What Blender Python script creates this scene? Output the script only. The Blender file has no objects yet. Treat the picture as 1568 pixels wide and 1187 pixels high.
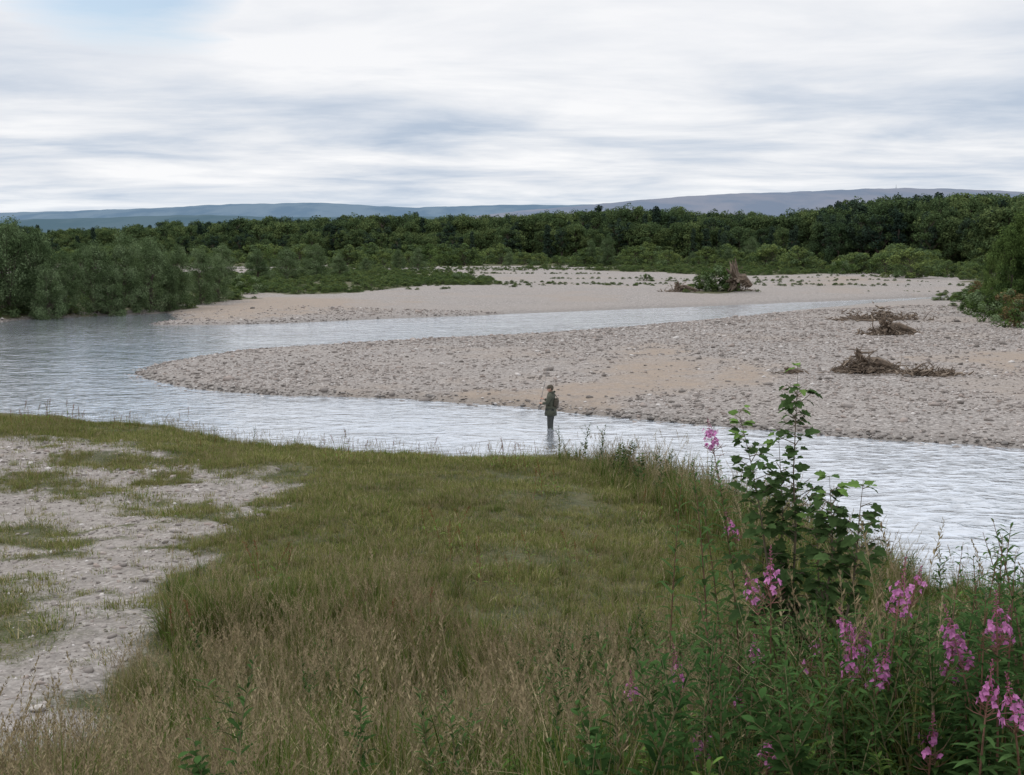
import bpy, math, random
import numpy as np
from mathutils import Vector, Matrix
random.seed(7); rng=np.random.default_rng(11)
SC=bpy.context.scene
W0,H0,F=1568.0,1187.0,1960.0
CH=5.9; HORZ=375.0
PITCH=math.atan((H0/2-HORZ)/F)
cp,sp=math.cos(PITCH),math.sin(PITCH)

# ---------------------------------------------------------------- helpers: image pixels unprojected to world points
def ray(px,py):
    dx=(px-W0/2)/F; dy=(H0/2-py)/F
    return np.array([dx, cp+dy*sp, -sp+dy*cp])
def at_level(px,py,z=0.0):
    d=ray(px,py); t=(z-CH)/d[2]; return (d[0]*t,d[1]*t)
def at_depth(px,py,y):
    d=ray(px,py); t=y/d[1]; return (d[0]*t,y,CH+d[2]*t)

def _h(ix,iy,s):
    n=(ix*374761393+iy*668265263+s*1442695041)&0xffffffff
    n=((n^(n>>13))*1274126177)&0xffffffff
    return ((n^(n>>16))&0xffff)/65535.0
def vnoise(x,y,f=1.0,s=0,octv=3):
    x=np.asarray(x,float)*f; y=np.asarray(y,float)*f; out=0; a=1; tot=0
    for o in range(octv):
        ix=np.floor(x).astype(np.int64); iy=np.floor(y).astype(np.int64)
        fx=x-ix; fy=y-iy; fx=fx*fx*(3-2*fx); fy=fy*fy*(3-2*fy)
        v=(_h(ix,iy,s+o)*(1-fx)+_h(ix+1,iy,s+o)*fx)*(1-fy)+(_h(ix,iy+1,s+o)*(1-fx)+_h(ix+1,iy+1,s+o)*fx)*fy
        out=out+a*v; tot+=a; a*=.5; x=x*2.03+17; y=y*2.03+5
    return out/tot
def sm(t):
    t=np.clip(t,0,1); return t*t*(3-2*t)
def psd(X,Y,poly):
    X=np.asarray(X,float); Y=np.asarray(Y,float)
    d2=np.full(X.shape,1e18); ins=np.zeros(X.shape,bool)
    P=np.array(poly); Q=np.roll(P,-1,axis=0)
    for (ax,ay),(bx,by) in zip(P,Q):
        ex,ey=bx-ax,by-ay; L=ex*ex+ey*ey+1e-12
        t=np.clip(((X-ax)*ex+(Y-ay)*ey)/L,0,1)
        d2=np.minimum(d2,(X-ax-t*ex)**2+(Y-ay-t*ey)**2)
        if ay!=by:
            c=((ay>Y)!=(by>Y))&(X<(bx-ax)*(Y-ay)/(by-ay)+ax)
            ins^=c
    d=np.sqrt(d2); return np.where(ins,-d,d)

# ---------------------------------------------------------------- river plan
nb=[(-300,632),(0,637),(60,641),(120,645),(170,654),(230,658),(300,668),(380,683),(450,693),(520,700),(600,704),(700,711),(800,711),(870,710),(960,722),(1040,738),(1130,770),(1200,800),(1300,845),(1400,890),(1568,960)]
near_bank=[(-90,50),(-45,44)]+[at_level(a,b,.25) for a,b in nb]+[(10.5,13),(16,7),(24,-6),(34,-40)]
bar_front=[(1568,687),(1400,676),(1300,669),(1200,661),(1100,653),(1000,643),(900,635),(830,628),(760,622),(680,615),(600,610),(520,608),(420,606),(330,600),(270,592),(230,580),(213,570)]
bar_back=[(240,560),(290,550),(340,542),(420,535),(480,532),(560,526),(650,522),(750,517),(850,511),(950,504),(1020,497),(1080,492),(1150,485),(1200,478),(1280,470),(1350,464),(1420,459),(1480,456)]
far_edge=[(1460,453),(1380,457),(1300,460),(1200,464),(1100,468),(1000,472),(900,476),(800,480),(700,484),(600,488),(500,492),(440,495),(350,497.5),(240,498),(228,496),(290,491),(262,485),(258,478),(240,480),(170,483),(80,487),(30,490),(0,493),(-150,497),(-300,500)]
river=near_bank+[(80,-40),(50,5),(32,24),(21,33)]+[at_level(a,b) for a,b in bar_front+bar_back+far_edge]+[(-90,95)]
near_poly=near_bank+[(34,-400),(-400,-400),(-400,60)]

def height(X,Y):
    X=np.asarray(X,float); Y=np.asarray(Y,float)
    sd=psd(X,Y,river)
    wob=(vnoise(X,Y,.9,3,3)-.5)*.5+(vnoise(X,Y,.28,4,2)-.5)*.9
    s=sd+wob*np.where(np.hypot(X,Y)<150,1,.5)
    near=psd(X,Y,near_poly)<0.0
    t=sm((14-Y+.25*X)/12)
    n1=vnoise(X,Y,.35,9,3)-.5; n2=vnoise(X,Y,2.2,21,2)-.5
    zn=.5*sm(s/1.0)+.35*sm(s/5)+3.0*t+n1*.4*sm(s/3)+n2*.09
    nf=vnoise(X,Y,.06,31,3)-.5
    zf=.28*(1-np.exp(-np.maximum(s,0)/1.2))+.38*sm(s/14)+nf*.5*sm(s/10)+.9*sm((Y-120)/160)+n2*.05*np.clip(1-Y/120,0,1)+.02
    land=np.where(near,zn,zf)
    bed=-.03-.42*sm(-s/4)
    return np.where(s>0,land,bed),s,near
def hz(x,y): return float(height(np.array([x]),np.array([y]))[0][0])
def on_ground(px,py):
    d=ray(px,py); ts=np.geomspace(2.5,900,1500)
    z=height(d[0]*ts,d[1]*ts)[0]; k=np.argmax(CH+d[2]*ts<z)
    t=ts[k] if k>0 else 900
    return (d[0]*t,d[1]*t,z[k])
def G(lst): return [on_ground(a,b)[:2] for a,b in lst]

track=G([(-60,668),(0,668),(130,676),(250,694),(370,712),(415,745),(410,790),(310,848),(235,910),(185,980),(130,1080),(75,1187)])
track=[(-20,30)]+track+[(-4.6,6),(-6,2),(-16,2)]
track_grass=[G([(-80,890),(10,905),(45,940),(35,985),(-60,1010)]),G([(-60,728),(160,741),(330,770),(320,780),(120,757),(-60,748)]),G([(-60,808),(80,808),(120,828),(50,838),(-60,834)]),G([(60,690),(180,700),(300,735),(180,720),(80,705)])]
green_polys=[G([(372,446),(440,452),(520,449),(650,437),(745,436),(755,429),(680,419),(560,413),(380,418)]),
             G([(-300,497),(0,492),(120,484),(250,477),(300,468),(380,458),(395,446),(360,420),(-300,420)]),
             G([(1475,462),(1500,482),(1568,502),(1900,520),(1900,430),(1490,425)]),
             G([(900,414),(1040,418),(1090,424),(1300,418),(1300,411),(1000,409)]),
             G([(1070,448),(1085,442),(1110,442),(1120,448)])]
sand_polys=[G([(930,548),(1010,535),(1075,560),(1090,590),(1010,600),(850,612),(800,600),(900,585)]),
            G([(560,606),(700,596),(830,602),(900,628),(760,618),(620,610)]),
            G([(262,484),(300,466),(430,455),(600,462),(560,472),(430,482),(330,489)]),
            G([(1460,555),(1560,545),(1640,575),(1500,580)]),
            G([(1140,560),(1190,575),(1150,590),(1090,580)]),G([(1230,430),(1320,425),(1340,432),(1250,436)])]

def masks(X,Y,sd=None,near=None):
    if sd is None: _,sd,near=height(X,Y)
    n=vnoise(X,Y,.8,51,3)-.5; nb_=vnoise(X,Y,.15,61,3)-.5; nh=vnoise(X*.45,Y*1.3,1.5,71,3)-.5
    tr=sm(.5-(psd(X,Y,track)+n*2.2)/2.0)
    tr=tr*(1-.65*sm((nh-.08)*7)*np.clip((Y-13)/8,.05,1))
    for p in track_grass: tr=tr*(1-.7*sm(.5-(psd(X,Y,p)+n*2.0)/1.4))
    far=1-sm((Y+nb_*120-235)/50)
    g=np.ones_like(far)
    for p in green_polys:
        g=np.minimum(g,sm(.5+(psd(X,Y,p)+nb_*8+n*3)/3))
    grav=np.where(near,tr,far*g)
    s=np.zeros_like(grav)
    for p in sand_polys:
        sc=np.clip(Y*.03,1,6)
        s=np.maximum(s,sm(.5-(psd(X,Y,p)+nb_*4*sc+n*2*sc)/sc/2.0))
    s=np.maximum(s,.35*sm((nb_-.12)*8))
    s=np.where(near,.0,s)
    wet=np.where(near,0,np.exp(-np.maximum(sd,0)/.7))
    return grav,s,wet

# ---------------------------------------------------------------- node helpers
def newmat(name):
    m=bpy.data.materials.new(name); m.use_nodes=True
    nt=m.node_tree; nt.nodes.clear(); return m,nt
class NB:
    def __init__(s,nt): s.nt=nt
    def n(s,typ,props=None,**kw):
        nd=s.nt.nodes.new(typ)
        for k,v in (props or {}).items(): setattr(nd,k,v)
        for k,v in kw.items():
            key=k.replace('_',' ') if not k[0]=='i' or not k[1:].isdigit() else int(k[1:])
            sock=nd.inputs[key]
            if isinstance(v,bpy.types.NodeSocket): s.nt.links.new(v,sock)
            elif isinstance(v,bpy.types.Node): s.nt.links.new(v.outputs[0],sock)
            else: sock.default_value=v
        return nd
    def math(s,op,a,b=0.0,c=None,clamp=False):
        nd=s.nt.nodes.new('ShaderNodeMath'); nd.operation=op; nd.use_clamp=clamp
        for i,v in enumerate([a,b]+([c] if c is not None else [])):
            if isinstance(v,bpy.types.Node): v=v.outputs[0]
            if isinstance(v,bpy.types.NodeSocket): s.nt.links.new(v,nd.inputs[i])
            else: nd.inputs[i].default_value=v
        return nd.outputs[0]
    def mix(s,f,a,b,mode='MIX'):
        nd=s.nt.nodes.new('ShaderNodeMix'); nd.data_type='RGBA'; nd.blend_type=mode
        for sock,v in ((nd.inputs[0],f),(nd.inputs[6],a),(nd.inputs[7],b)):
            if isinstance(v,bpy.types.Node): v=v.outputs[0]
            if isinstance(v,bpy.types.NodeSocket): s.nt.links.new(v,sock)
            elif isinstance(v,(tuple,list)): sock.default_value=(*v[:3],1)
            else: sock.default_value=v
        return nd.outputs[2]
    def ramp(s,f,stops,interp='LINEAR'):
        nd=s.nt.nodes.new('ShaderNodeValToRGB'); s.nt.links.new(f,nd.inputs[0])
        cr=nd.color_ramp; cr.interpolation=interp
        while len(cr.elements)<len(stops): cr.elements.new(.5)
        for e,(p,c) in zip(cr.elements,stops):
            e.position=p; e.color=(*c,1) if isinstance(c,(tuple,list)) else (c,c,c,1)
        return nd.outputs[0]
    def out(s,sh):
        o=s.nt.nodes.new('ShaderNodeOutputMaterial')
        s.nt.links.new(sh.outputs[0] if isinstance(sh,bpy.types.Node) else sh,o.inputs[0])

def foliage(name,c1,c2,c3=None,trans=.3,nscale=.5,rough=.6,orand=.6,g=1.0):
    c1=tuple(x*g for x in c1); c2=tuple(x*g for x in c2); c3=tuple(x*g for x in c3) if c3 else None
    m,nt=newmat(name); b=NB(nt)
    geo=b.n('ShaderNodeNewGeometry'); oi=b.n('ShaderNodeObjectInfo')
    nz=b.n('ShaderNodeTexNoise',Vector=geo.outputs['Position'],Scale=nscale,Detail=2.0)
    f=b.math('ADD',b.math('MULTIPLY',oi.outputs['Random'],orand),b.math('MULTIPLY_ADD',nz.outputs[0],1.8,-.6),clamp=True)
    col=b.mix(f,c1,c2)
    if c3:
        r2=b.n('ShaderNodeTexWhiteNoise',{'noise_dimensions':'1D'},W=geo.outputs['Random Per Island'])
        col=b.mix(b.math('MULTIPLY',b.math('GREATER_THAN',r2.outputs['Value'],.72),.85),col,c3)
    v=b.math('MULTIPLY_ADD',geo.outputs['Random Per Island'],.8,.6)
    col=b.mix(1.0,col,b.n('ShaderNodeCombineColor',Red=v,Green=v,Blue=v).outputs[0],'MULTIPLY')
    p=b.n('ShaderNodeBsdfDiffuse',Color=col)
    if rough<.6: p=b.n('ShaderNodeBsdfPrincipled',Base_Color=col,Roughness=rough)
    t=b.n('ShaderNodeBsdfTranslucent',Color=col)
    mx=b.n('ShaderNodeMixShader',i0=trans,i1=p.outputs[0],i2=t.outputs[0]); b.out(mx); return m
def plain(name,c,rough=.7,nscale=8,var=.35,metal=0.0,bump=0.0):
    m,nt=newmat(name); b=NB(nt)
    tc=b.n('ShaderNodeTexCoord')
    nz=b.n('ShaderNodeTexNoise',Vector=tc.outputs['Object'],Scale=float(nscale),Detail=5.0)
    col=b.mix(b.ramp(nz.outputs[0],[(.3,0.0),(.7,1.0)]),tuple(x*(1-var) for x in c),tuple(min(1,x*(1+var)) for x in c))
    p=b.n('ShaderNodeBsdfPrincipled',Base_Color=col,Roughness=rough,Metallic=metal)
    if bump: 
        bp=b.n('ShaderNodeBump',Height=nz.outputs[0],Strength=bump,Distance=.02); nt.links.new(bp.outputs[0],p.inputs['Normal'])
    b.out(p); return m

# ---------------------------------------------------------------- mesh helpers
class MB:
    def __init__(s): s.v=[]; s.f=[]; s.m=[]; s.n=0
    def add(s,verts,faces,mat=0):
        o=s.n; s.v.extend([tuple(map(float,q)) for q in verts]); s.n+=len(verts)
        s.f.extend([tuple(i+o for i in f) for f in faces]); s.m.extend([mat]*len(faces))
    def quads(s,V4,mat=0):
        V4=np.asarray(V4); n=len(V4); o=s.n
        s.v.extend(map(tuple,V4.reshape(-1,3).tolist())); s.n+=4*n
        s.f.extend([(o+4*i,o+4*i+1,o+4*i+2,o+4*i+3) for i in range(n)]); s.m.extend([mat]*n)
    def tube(s,pts,rad,k=6,mat=0,cap=True):
        pts=[Vector(p) for p in pts]; V=[]; Fc=[]
        for i,p in enumerate(pts):
            t=(pts[min(i+1,len(pts)-1)]-pts[max(i-1,0)])
            if t.length<1e-9: t=Vector((0,0,1))
            t.normalize(); a=t.cross(Vector((0.31,.95,.05)) if abs(t.y)<.9 else Vector((1,0,0))).normalized(); c=t.cross(a)
            r=rad[i] if hasattr(rad,'__len__') else rad
            for j in range(k):
                an=2*math.pi*j/k; V.append(p+a*math.cos(an)*r+c*math.sin(an)*r)
        for i in range(len(pts)-1):
            for j in range(k):
                Fc.append((i*k+j,i*k+(j+1)%k,(i+1)*k+(j+1)%k,(i+1)*k+j))
        if cap: Fc.append(tuple(range(k-1,-1,-1))); Fc.append(tuple((len(pts)-1)*k+j for j in range(k)))
        s.add(V,Fc,mat)
    def mesh(s,name,mats,smooth=False):
        me=bpy.data.meshes.new(name); me.from_pydata(s.v,[],s.f)
        for m in mats: me.materials.append(m)
        me.polygons.foreach_set('material_index',s.m)
        if smooth: me.polygons.foreach_set('use_smooth',[True]*len(s.f))
        me.update(); return me
def obj(name,me,loc=(0,0,0),rot=(0,0,0),scl=(1,1,1),parent=None):
    o=bpy.data.objects.new(name,me); SC.collection.objects.link(o)
    o.location=loc; o.rotation_euler=rot; o.scale=scl
    if parent: o.parent=parent
    return o
def scatter(name,meshes,P,rot,scl,idx):
    coll=bpy.data.collections.new(name+'_parts')
    for i,me in enumerate(meshes):
        coll.objects.link(bpy.data.objects.new('%s_part_%02d'%(name,i),me))
    me=bpy.data.meshes.new(name); n=len(P); me.vertices.add(n)
    me.vertices.foreach_set('co',np.asarray(P,np.float32).ravel())
    a=me.attributes.new('rot','FLOAT_VECTOR','POINT'); a.data.foreach_set('vector',np.asarray(rot,np.float32).ravel())
    a=me.attributes.new('scl','FLOAT_VECTOR','POINT'); a.data.foreach_set('vector',np.asarray(scl,np.float32).ravel())
    a=me.attributes.new('idx','INT','POINT'); a.data.foreach_set('value',np.asarray(idx,np.int32))
    me.update(); o=obj(name,me)
    ng=bpy.data.node_groups.new(name+'_gn','GeometryNodeTree')
    ng.interface.new_socket('Geometry',in_out='INPUT',socket_type='NodeSocketGeometry')
    ng.interface.new_socket('Geometry',in_out='OUTPUT',socket_type='NodeSocketGeometry')
    N=ng.nodes; L=ng.links
    gi=N.new('NodeGroupInput'); go=N.new('NodeGroupOutput'); ip=N.new('GeometryNodeInstanceOnPoints')
    ci=N.new('GeometryNodeCollectionInfo'); ci.inputs['Collection'].default_value=coll
    ci.inputs['Separate Children'].default_value=True; ci.inputs['Reset Children'].default_value=True
    def na(nm,t):
        x=N.new('GeometryNodeInputNamedAttribute'); x.data_type=t; x.inputs['Name'].default_value=nm
        return [q for q in x.outputs if q.enabled and q.name=='Attribute'][0]
    e=N.new('FunctionNodeEulerToRotation'); L.new(na('rot','FLOAT_VECTOR'),e.inputs[0])
    L.new(gi.outputs[0],ip.inputs['Points']); L.new(ci.outputs[0],ip.inputs['Instance'])
    ip.inputs['Pick Instance'].default_value=True
    L.new(na('idx','INT'),ip.inputs['Instance Index']); L.new(e.outputs[0],ip.inputs['Rotation']); L.new(na('scl','FLOAT_VECTOR'),ip.inputs['Scale'])
    L.new(ip.outputs[0],go.inputs[0])
    md=o.modifiers.new('scatter','NODES'); md.node_group=ng
    print(name,n); return o
def rots(n,tilt=.1):
    return np.stack([rng.normal(0,tilt,n),rng.normal(0,tilt,n),rng.uniform(0,6.283,n)],1)

# ---------------------------------------------------------------- ground
def build_ground():
    a=np.concatenate([np.linspace(-180,-62,30)[:-1],np.linspace(-62,-30,60)[:-1],np.linspace(-30,30,640)[:-1],np.linspace(30,62,60)[:-1],np.linspace(62,180,31)[:-1]])
    a=np.radians(a)
    r=np.concatenate([np.geomspace(.8,4,14)[:-1],np.geomspace(4,350,520)[:-1],np.geomspace(350,12000,40)])
    A,R=np.meshgrid(a,r); X=np.sin(A)*R; Y=np.cos(A)*R
    Z,sd,near=height(X.ravel(),Y.ravel()); g,s,w=masks(X.ravel(),Y.ravel(),sd,near)
    na,nr=len(a),len(r)
    V=np.stack([X.ravel(),Y.ravel(),Z],1); V=np.vstack([V,[0,0,hz(0.01,0.01)]])
    i=np.arange(nr-1)[:,None]; j=np.arange(na)[None,:]; j2=(j+1)%na
    Q=np.stack([i*na+j,i*na+j2,(i+1)*na+j2,(i+1)*na+j],-1).reshape(-1,4)[:, ::-1]
    c=len(V)-1
    T=np.stack([np.full(na,c),(np.arange(na)+1)%na,np.arange(na)],1)
    me=bpy.data.meshes.new('ground'); me.vertices.add(len(V)); me.vertices.foreach_set('co',V.astype(np.float32).ravel())
    nl=Q.size+T.size; me.loops.add(nl); me.loops.foreach_set('vertex_index',np.concatenate([Q.ravel(),T.ravel()]).astype(np.int32))
    me.polygons.add(len(Q)+len(T))
    st=np.concatenate([np.arange(len(Q))*4,Q.size+np.arange(len(T))*3]).astype(np.int32)
    me.polygons.foreach_set('loop_start',st)
    me.polygons.foreach_set('use_smooth',[True]*(len(Q)+len(T)))
    me.update(calc_edges=True); me.validate()
    ca=me.color_attributes.new('mask','FLOAT_COLOR','POINT')
    C=np.ones((len(V),4),np.float32); C[:-1,0]=g; C[:-1,1]=s; C[:-1,2]=w; C[-1]=0; C[:-1,3]=near
    ca.data.foreach_set('color',C.ravel())
    m,nt=newmat('ground_surface'); b=NB(nt)
    at=b.n('ShaderNodeAttribute',{'attribute_name':'mask'}); sc=b.n('ShaderNodeSeparateColor',Color=at.outputs['Color'])
    tc=b.n('ShaderNodeTexCoord').outputs['Object']
    v1=b.n('ShaderNodeTexVoronoi',Vector=tc,Scale=8.0); v2=b.n('ShaderNodeTexVoronoi',Vector=tc,Scale=24.0)
    c1=b.n('ShaderNodeSeparateColor',Color=v1.outputs['Color']); c2=b.n('ShaderNodeSeparateColor',Color=v2.outputs['Color'])
    nL=b.n('ShaderNodeTexNoise',Vector=tc,Scale=.12,Detail=6.0); nM=b.n('ShaderNodeTexNoise',Vector=tc,Scale=1.6,Detail=5.0); nS=b.n('ShaderNodeTexNoise',Vector=tc,Scale=25.0,Detail=4.0)
    stone=b.ramp(b.math('ADD',b.math('MULTIPLY',c1.outputs[0],.5),b.math('MULTIPLY',c2.outputs[0],.5)),[(0,(.14,.122,.11)),(.35,(.245,.218,.20)),(.65,(.325,.293,.27)),(1,(.48,.45,.425))])
    gap=b.ramp(v1.outputs['Distance'],[(.25,1.0),(.75,.6)])
    stone=b.mix(1.0,stone,gap,'MULTIPLY')
    stone=b.mix(b.ramp(nL.outputs[0],[(.4,0.0),(.62,.45)]),stone,(.25,.218,.195))
    sand=b.mix(nM.outputs[0],(.19,.145,.108),(.30,.235,.18))
    sf=b.math('MULTIPLY',sc.outputs[1],b.ramp(nM.outputs[0],[(.3,.4),(.6,.85)]),clamp=True)
    gr=b.mix(sf,stone,sand)
    dirt=b.mix(nM.outputs[0],(.15,.133,.115),(.27,.245,.22))
    gr=b.mix(b.math('MULTIPLY',at.outputs['Alpha'],.45),gr,dirt)
    wet=b.math('MULTIPLY',sc.outputs[2],.5)
    gr=b.mix(wet,gr,(.07,.06,.05))
    grass=b.ramp(nM.outputs[0],[(.3,(.035,.042,.014)),(.5,(.06,.064,.024)),(.75,(.10,.085,.04))])
    grass=b.mix(b.ramp(nS.outputs[0],[(.45,0.0),(.7,.6)]),grass,(.10,.08,.045))
    k=b.math('ADD',sc.outputs[0],b.math('MULTIPLY_ADD',nM.outputs[0],1.2,-.6))
    k=b.math('ADD',k,b.math('MULTIPLY_ADD',nS.outputs[0],.7,-.35))
    k=b.ramp(k,[(.3,0.0),(.7,1.0)])
    col=b.mix(k,grass,gr)
    hgt=b.math('ADD',b.math('MULTIPLY',v1.outputs['Distance'],-.6),b.math('MULTIPLY',nS.outputs[0],.5))
    bp=b.n('ShaderNodeBump',Height=hgt,Strength=.8,Distance=.07)
    p=b.n('ShaderNodeBsdfPrincipled',Base_Color=col,Roughness=b.math('MULTIPLY_ADD',wet,-.7,.9),Normal=bp.outputs[0]); p.inputs['Specular IOR Level'].default_value=.3
    b.out(p); me.materials.append(m); obj('ground',me)
build_ground()

# ---------------------------------------------------------------- water
mb=MB(); mb.add([(-110,-60,0),(110,-60,0),(110,190,0),(-110,190,0)],[(0,1,2,3)])
m,nt=newmat('river_water'); b=NB(nt)
tc=b.n('ShaderNodeTexCoord').outputs['Object']
mp=b.n('ShaderNodeMapping',Vector=tc,Rotation=(0,0,.12),Scale=(.6,.8,1))
w1=b.n('ShaderNodeTexNoise',Vector=mp.outputs[0],Scale=3.6,Detail=3.0,Roughness=.55,Distortion=.6)
w2=b.n('ShaderNodeTexNoise',Vector=mp.outputs[0],Scale=.8,Detail=4.0,Roughness=.5,Distortion=1.2)
w3=b.n('ShaderNodeTexNoise',Vector=mp.outputs[0],Scale=.10,Detail=4.0)
amp=b.ramp(w3.outputs[0],[(.38,.3),(.62,1.0)])
hh=b.math('ADD',b.math('MULTIPLY',w1.outputs[0],amp),b.math('MULTIPLY',w2.outputs[0],1.2))
bp=b.n('ShaderNodeBump',Height=hh,Strength=.7,Distance=.10)
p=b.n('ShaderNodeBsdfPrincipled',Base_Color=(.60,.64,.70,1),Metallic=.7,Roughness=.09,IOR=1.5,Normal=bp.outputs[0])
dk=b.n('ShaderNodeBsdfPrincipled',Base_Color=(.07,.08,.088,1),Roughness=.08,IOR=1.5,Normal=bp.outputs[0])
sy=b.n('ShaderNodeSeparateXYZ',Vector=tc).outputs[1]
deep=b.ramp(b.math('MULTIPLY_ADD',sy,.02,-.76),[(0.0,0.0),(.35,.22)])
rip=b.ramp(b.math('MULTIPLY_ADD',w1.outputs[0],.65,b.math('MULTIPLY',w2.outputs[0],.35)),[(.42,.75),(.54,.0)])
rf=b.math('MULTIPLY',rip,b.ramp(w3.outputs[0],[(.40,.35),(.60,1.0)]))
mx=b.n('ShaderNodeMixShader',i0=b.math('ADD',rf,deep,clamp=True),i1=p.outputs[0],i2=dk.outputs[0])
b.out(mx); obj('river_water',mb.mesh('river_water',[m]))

# ---------------------------------------------------------------- hills
def hill(name,ridge,dist,depth,col1,col2,seed,rough=1.0):
    xs=np.array([r[0] for r in ridge],float); ys=np.array([r[1] for r in ridge],float)
    n=400; px=np.linspace(xs[0],xs[-1],n); py=np.interp(px,xs,ys)
    ker=np.hanning(19); ker/=ker.sum(); pad=np.pad(py,9,mode='edge'); py=np.convolve(pad,ker,'valid')
    py=py+(vnoise(px,px*0,.05,seed+3,4)-.5)*2.2
    V=[];rows=14
    for i in range(n):
        X=(px[i]-W0/2)/F*dist; Zt=CH+(HORZ-py[i])/F*dist
        for k in range(rows):
            u=k/(rows-1)*1.35; yy=dist-depth+u*depth
            prof=math.sin(min(u,1)*math.pi/2)**1.3 if u<=1 else 1-(u-1)**2*2
            z=Zt*prof-6*(k==0)+(float(vnoise(X/400,yy/400,1,seed,3))-.5)*.25*Zt*(prof*(1-prof))*4*rough
            V.append((X*yy/dist,yy,z))
    Fc=[(i*rows+k,(i+1)*rows+k,(i+1)*rows+k+1,i*rows+k+1) for i in range(n-1) for k in range(rows-1)]
    q=MB(); q.add(V,Fc)
    m,nt=newmat(name+'_surface'); b=NB(nt); t=b.n('ShaderNodeTexCoord').outputs['Object']
    mp=b.n('ShaderNodeMapping',Vector=t,Scale=(1,.35,1.5))
    nz=b.n('ShaderNodeTexNoise',Vector=mp.outputs[0],Scale=.0035,Detail=6.0,Roughness=.6)
    c=b.mix(b.ramp(nz.outputs[0],[(.42,0.0),(.56,1.0)]),col1,col2)  # bluish aerial haze is painted into both hill colours
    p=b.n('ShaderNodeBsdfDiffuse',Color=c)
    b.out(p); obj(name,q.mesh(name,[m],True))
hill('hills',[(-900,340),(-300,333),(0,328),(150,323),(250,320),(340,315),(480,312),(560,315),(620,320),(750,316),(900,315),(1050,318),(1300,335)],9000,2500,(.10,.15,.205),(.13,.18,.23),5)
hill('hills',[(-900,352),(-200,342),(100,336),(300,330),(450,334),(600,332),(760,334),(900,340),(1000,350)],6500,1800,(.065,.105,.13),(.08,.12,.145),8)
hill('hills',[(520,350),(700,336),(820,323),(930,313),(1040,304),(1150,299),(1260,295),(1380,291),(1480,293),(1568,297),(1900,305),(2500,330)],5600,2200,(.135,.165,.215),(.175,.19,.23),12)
mb=MB(); x,y,z=at_depth(1372,292,5560)
mb.tube([(x,y,z-5),(x,y,z+26)],[1.6,.6],5); mb.tube([(x-3,y,z+12),(x+3,y,z+12)],.6,4)
obj('radio_mast',mb.mesh('radio_mast',[plain('mast_steel',(.25,.26,.28))]))

# ---------------------------------------------------------------- trees
bark=plain('bark',(.09,.07,.055),.9,6)
def tree_mesh(name,seed,H,Rw,base,mats,nclump=60,nleaf=70,ls=.25,clr=.8,kind='round',asp=.55):
    r=np.random.default_rng(seed); rd=random.Random(seed); q=MB()
    C=[]
    while len(C)<nclump:
        t=r.uniform(base,1); 
        if kind=='round': prof=math.sqrt(max(0,1-((t-.5*(1+base))/(.5*(1-base)+.02))**2))
        elif kind=='bush': prof=math.sqrt(max(0,1-t**2.4))
        elif kind=='pine': prof=.95*(1-((t-base)/(1-base+.01)))**.55*(.55+.45*abs(math.sin(t*11+seed)))
        elif kind=='flat': prof=math.sqrt(max(0,1-((t-.72)/.3)**2)) if t>.42 else 0
        rr=Rw*prof*math.sqrt(r.uniform(.12,1)); an=r.uniform(0,6.283)
        lob=1+.25*math.sin(3*an+seed)+.12*math.sin(5*an+2*seed)
        C.append((math.cos(an)*rr*lob,math.sin(an)*rr*lob,H*t*(1+r.normal(0,.04))))
    C=np.array(C)
    nst=1 if kind!='bush' else 4
    for s_ in range(nst):
        lean=Vector((rd.uniform(-1,1),rd.uniform(-1,1),0))*(.04 if nst==1 else .22)*H
        pts=[Vector((0,0,-.3))+lean*u*u+Vector((0,0,H*.85*u+.0))+Vector((rd.uniform(-1,1),rd.uniform(-1,1),0))*.015*H for u in (0,.2,.4,.6,.8,1)]
        tr=H*.018/(1 if nst==1 else 1.5); q.tube(pts,[tr*1.3,tr,tr*.8,tr*.6,tr*.4,tr*.15],6,0)
    for c in C[::max(1,len(C)//28)]:
        zz=max(.1*H,c[2]-.28*H*rd.uniform(.5,1)); st=Vector((c[0]*.05,c[1]*.05,zz)); e=Vector(c)
        md=st.lerp(e,.5)+Vector((0,0,-.03*H))
        q.tube([st,md,e],[H*.007,H*.004,H*.0015],4,0,False)
    for mi in range(1,len(mats)):
        sel=C[(np.arange(len(C))%(len(mats)-1))==mi-1]
        n=len(sel)*nleaf
        cl=np.repeat(sel,nleaf,0); cr=np.repeat(r.uniform(.6,1.25,len(sel))*clr,nleaf)[:,None]
        d=r.normal(0,1,(n,3)); d/=np.linalg.norm(d,axis=1)[:,None]; d*=r.uniform(.3,1.08,(n,1))**.6; d[:,2]*=.8
        P=cl+d*cr
        if kind=='bush': P[:,2]=np.maximum(P[:,2],.05)
        nrm=r.normal(0,.8,(n,3))+d*1.0+np.array([0,-.0,.7]); nrm/=np.linalg.norm(nrm,axis=1)[:,None]
        u=np.cross(nrm,r.normal(0,1,(n,3))); u/=np.linalg.norm(u,axis=1)[:,None]; v=np.cross(nrm,u)
        sz=ls*r.uniform(.55,1.3,(n,1)); a=u*sz; b_=v*sz*asp
        q.quads(np.stack([P-a,P-b_,P+a*1.05,P+b_],1),mi)
    return q.mesh(name,mats)
wl1=foliage('willow_leaf_light',(.115,.165,.08),(.175,.23,.12),nscale=.25,trans=.3,g=.95)
wl2=foliage('willow_leaf_dark',(.065,.10,.044),(.11,.155,.07),nscale=.25,trans=.3,g=.95)
fd1=foliage('broadleaf_dark',(.038,.062,.032),(.075,.11,.046),nscale=.03,trans=.2,orand=.9)  # far woodland greens carry distance haze in their base colour
fd2=foliage('broadleaf_mid',(.055,.085,.04),(.115,.15,.058),nscale=.03,trans=.25,orand=.9)
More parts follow.
